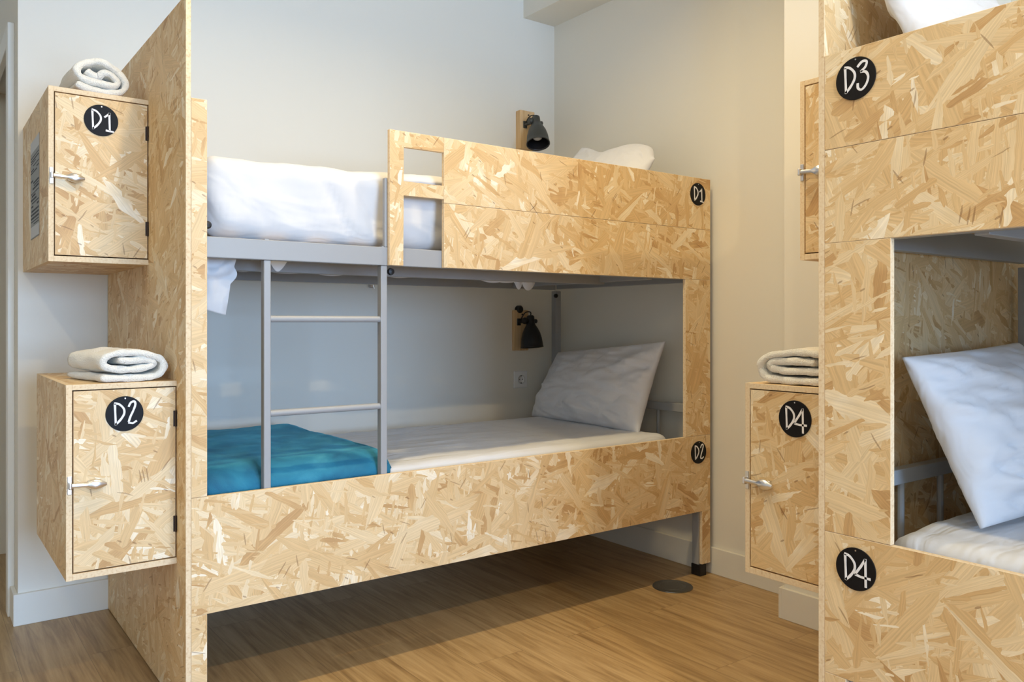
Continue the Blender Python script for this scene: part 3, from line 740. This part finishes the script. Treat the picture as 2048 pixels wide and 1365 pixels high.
# ------------------------------------------------------------------ towels
def towel(path, thick, depth, origin, xdir, ydir, label, seed, k=7, wob=.006, grow=1.0):
    """path in (u, w): u along xdir, w up; extruded along ydir"""
    P2 = catmull(path, k); xd, yd = Vector(xdir).normalized(), Vector(ydir).normalized(); org = Vector(origin)
    n = len(P2); cs = []
    nrm = []
    for i, p in enumerate(P2):
        a = P2[max(i-1, 0)]; b = P2[min(i+1, n-1)]; d = (b-a).normalized(); nrm.append(Vector((-d.y, d.x)))
    outline = []
    for i in range(n): outline.append((P2[i], nrm[i], 1))
    for i in range(n-1, -1, -1): outline.append((P2[i], nrm[i], -1))
    S = 22; bm = bmesh.new(); rings = []
    for j in range(S+1):
        t = j/S; y = depth*t; ring = []
        e = min(1, min(t, 1-t)*S/1.5)
        hs = thick*(.40+.10*e)
        for idx, (p, nn, sd) in enumerate(outline):
            i = idx if sd > 0 else 2*n-1-idx
            tip = min(1, .45+min(i, n-1-i)/2.5)
            w_ = hs*tip*(1+.28*nz(p.x*60+seed, p.y*60, y*18))
            q = p+nn*sd*w_
            uu = q.x+wob*nz(q.y*25+seed, y*8, 3)+wob*.7*math.sin(y*9+seed); ww = q.y*(1-.06*t)+max(0, q.y)*.08*nz(q.x*20, y*9, seed)
            yj = y+(.010*nz(p.x*22+seed, p.y*22, 7) if j in (0, 1) else 0)
            v = org+xd*uu*(1+.03*math.sin(t*3))+Vector((0, 0, max(.0005, ww)))+yd*yj
            ring.append(bm.verts.new(v))
        rings.append(ring)
    m = len(rings[0])
    for A, B in zip(rings, rings[1:]):
        for i in range(m): bm.faces.new((A[i], A[(i+1) % m], B[(i+1) % m], B[i]))
    for ring, fl in ((rings[0], 1), (rings[-1], -1)):
        for i in range(n-1):
            q = (ring[i], ring[i+1], ring[m-2-i], ring[m-1-i]); bm.faces.new(q if fl > 0 else q[::-1])
    o = make('towel', bm, 'terry', None, tuple(org), smooth=True)
    return tag(o, label, 'towel')
flat = [(.004, .012), (.05, .010), (.105, .010), (.148, .016), (.164, .040), (.150, .064), (.105, .078), (.055, .080), (.018, .070), (.012, .048), (.040, .036), (.085, .034), (.122, .040), (.136, .050), (.118, .060), (.080, .058), (.045, .060)]
towel(flat, .0205, .26, (.405, 2.40, .9145), (1, .02, 0), (-.16, 1, 0), 'folded white towel lying on top of the lower left locker D2', 1.0)
roll = [(.012, .024), (.045, .012), (.100, .010), (.138, .018), (.147, .044), (.134, .074), (.102, .093), (.064, .096), (.030, .084), (.014, .062), (.022, .044), (.054, .036), (.092, .032), (.118, .036), (.122, .052), (.104, .068), (.084, .064), (.070, .052), (.052, .058), (.042, .068)]
towel(roll, .0215, .24, (.395, 2.715+.012, 1.7705), (1, .05, 0), (-.06, 1, 0), 'loosely rolled white towel on top of the upper left locker D1', 4.4, wob=.009)
flat4 = [(.245-p, q) for p, q in flat]
flat4 = [(u*1.0, w) for u, w in [(.20, .012), (.14, .011), (.07, .011), (.028, .018), (.010, .042), (.028, .068), (.075, .082), (.14, .084), (.20, .078), (.226, .056), (.20, .038), (.14, .036), (.08, .036), (.045, .044), (.050, .058), (.090, .062), (.14, .060), (.175, .058)]]
towel(flat4, .0205, .24, (1.830, 1.372, .9145), (0, -1, 0), (1, 0, 0), 'folded white towel on top of locker D4 beside the right bed', 7.9)

# ------------------------------------------------------------------ wall lamps
def wall_lamp(px0, px1, z0, z1, th, hinge_at, axis, label, loop, mat='lampblack', k=.98):
    root = (px0, WB, z0)
    lp = empty('wall_lamp', root, label, 'lamp')
    y1 = WB; y0 = WB-th
    bm = bmesh.new(); box(bm, px0, px1, y0, y1, z0, z1, bevel=.003, seg=2); make('backplate', bm, 'plate', lp, root)
    hx, hz = hinge_at; ax = Vector(axis).normalized()
    xl = (px0+px1)/2-.018
    bm = bmesh.new()
    box(bm, xl-.012, xl+.012, y0-.006, y0, hz-.018, hz+.018, bevel=.002)
    cyl(bm, (xl, y0-.004, hz), (hx-.005, y0-.058, hz+.006), .0085, 12)
    lathe(bm, [(0, -.014), (.014, -.014), (.017, -.008), (.017, .008), (.014, .014), (0, .014)], (hx-.028, y0-.058, hz+.006), (1, 0, 0), 18)
    cyl(bm, (hx-.03, y0-.060, hz+.004), (hx+.034, y0-.060, hz+.004), .005, 10)
    lathe(bm, [(0, 0), (.008, 0), (.011, .004), (.011, .012), (.007, .016), (0, .016)], (hx+.028, y0-.060, hz+.004), (1, 0, 0), 14)
    make('bracket', bm, mat, lp, root)
    top = Vector((hx, y0-.062, hz+.030))
    prof = [(0, -.004), (.014, -.003), (.019, .002), (.020, .022), (.0205, .036), (.024, .046), (.034, .062), (.044, .084), (.0505, .110), (.0535, .136), (.0545, .148), (.0565, .152), (.0565, .156), (.0525, .156), (.0515, .147), (.048, .110), (.041, .084), (.030, .062), (.018, .048), (0, .044)]
    prof = [(r*k, h*k) for r, h in prof]
    bm = bmesh.new(); lathe(bm, prof[:13], top, ax, 40, 0); lathe(bm, prof[12:], top, ax, 40, 1)
    bmesh.ops.remove_doubles(bm, verts=bm.verts, dist=1e-5)
    sh = make('lamp_shade', bm, [mat, 'lampin'], lp, root, smooth=True)
    bm = bmesh.new(); lathe(bm, [(0, .045), (.012, .048), (.014, .075), (.024, .095), (.028, .112), (.022, .130), (.010, .137), (0, .138)], top, ax, 20); make('bulb', bm, 'bulb', sh, root, smooth=True)
    # cable loop
    bm = bmesh.new()
    pts = catmull([(top.x+.002, top.y, top.z), (top.x+.006, top.y+.006, top.z+loop), (top.x-.016, top.y+.02, top.z+loop*.9), (top.x-.026, top.y+.04, top.z-.012), (xl+.01, y0-.012, hz+.002)], 6)
    for a, b in zip(pts, pts[1:]): cyl(bm, a, b, .0028, 8)
    make('cable', bm, 'rubber', lp, root)
    bm = bmesh.new(); lathe(bm, [(.004, 0), (.004, .004), (0, .005)], ((px0+px1)/2+.005, y0, z1-.022), (0, -1, 0), 12); make('screw', bm, 'hinge', lp, root)
    return lp
wall_lamp(2.522, 2.615, 1.972, 2.172, .040, (2.574, 2.098), (-.20, -.38, -1), 'dark grey wall spotlight on a pale wood block above the upper back bunk', .010, k=1.06)
wall_lamp(2.497, 2.592, .932, 1.141, .018, (2.555, 1.080), (.0, -.10, -1), 'black wall spotlight on a wood block inside the lower back bunk', .020, 'lampdeep', 1.04)
bm = bmesh.new(); lathe(bm, [(0, 0), (.020, 0), (.020, .02), (.014, .026), (0, .027)], (2.535, WB-.001, 1.145), (0, -1, 0), 20)
make('rubber_knob', bm, 'rubber', [o for o in C.objects if o.name.startswith('wall_lamp')][-1], (2.497, WB, .932))

# ------------------------------------------------------------------ wall socket, floor cover, clip
root = (2.55, WB, .735)
sk2 = empty('wall_socket', root, 'white wall socket below the lower bunk lamp', 'socket')
bm = bmesh.new(); box(bm, 2.506, 2.592, WB-.009, WB, .737, .826, bevel=.004, seg=3); make('cover_plate', bm, 'plastic', sk2, root)
bm = bmesh.new(); lathe(bm, [(.0235, .0095), (.0225, .0125), (.0205, .0125), (.0200, .0092), (.0, .0092)], (2.549, WB, .782), (0, -1, 0), 32)
make('socket_well', bm, 'plastic', sk2, root, smooth=True)
bm = bmesh.new()
for dx in (-.0095, .0095): cyl(bm, (2.549+dx, WB-.0090, .782), (2.549+dx, WB-.0099, .782), .0028, 12)
for dz in (-.0185, .0185): box(bm, 2.546, 2.552, WB-.0128, WB-.009, .782+dz-.002, .782+dz+.002)
lathe(bm, [(.0210, .0122), (.0216, .0130), (.0222, .0122)], (2.549, WB, .782), (0, -1, 0), 32)
make('pin_holes', bm, 'dark', sk2, root)

bm = bmesh.new(); lathe(bm, [(0, 0), (.0805, 0), (.0815, .001), (.0805, .0035), (.077, .0045), (.052, .0045), (.051, .0038), (.050, .0045), (0, .0045)], (2.497, 2.272, 0.0002), (0, 0, 1), 64)
fc = make('floor_socket_cover', bm, 'disc', None, (2.497, 2.272, 0), smooth=False, autosmooth=30)
tag(fc, 'round dark steel cover plate set on the wood floor by the bed foot', 'floor cover')

root = (1.69, WB, 1.24)
bm = bmesh.new(); box(bm, 1.682, 1.700, WB-.016, WB, 1.235, 1.250, bevel=.002); cyl(bm, (1.700, WB-.012, 1.250), (1.706, WB-.012, 1.232), .003, 8); cyl(bm, (1.683, WB-.014, 1.243), (1.674, WB-.014, 1.240), .003, 8)
tag(make('cable_clip', bm, 'chrome', None, root), 'tiny metal clip on the back wall below the upper bunk', 'clip')

# ceiling downlights that give the warm light, with two added fills at left
for k, (x, y) in enumerate(((-0.65, 1.83), (0.80, 1.83), (1.75, 1.83), (1.15, -0.60), (-0.65, -0.60))):
    bm = bmesh.new(); lathe(bm, [(.058, -.001), (.060, .004), (.072, .006), (.074, .001), (.074, 0)], (x, y, ZC-.0005), (0, 0, -1), 32)
    d = empty('ceiling_downlight_and_fill', (x, y, ZC), ['added ceiling fill light to the left of the lockers', 'recessed ceiling downlight in front of the left half of the back bed', 'recessed ceiling downlight in front of the right half of the back bed', 'recessed ceiling downlight behind the camera to its right', 'added ceiling fill light behind the camera to its left'][k], 'ceiling light', 'ceiling downlights')
    make('trim_ring', bm, 'skirt', d, (x, y, ZC), smooth=True)
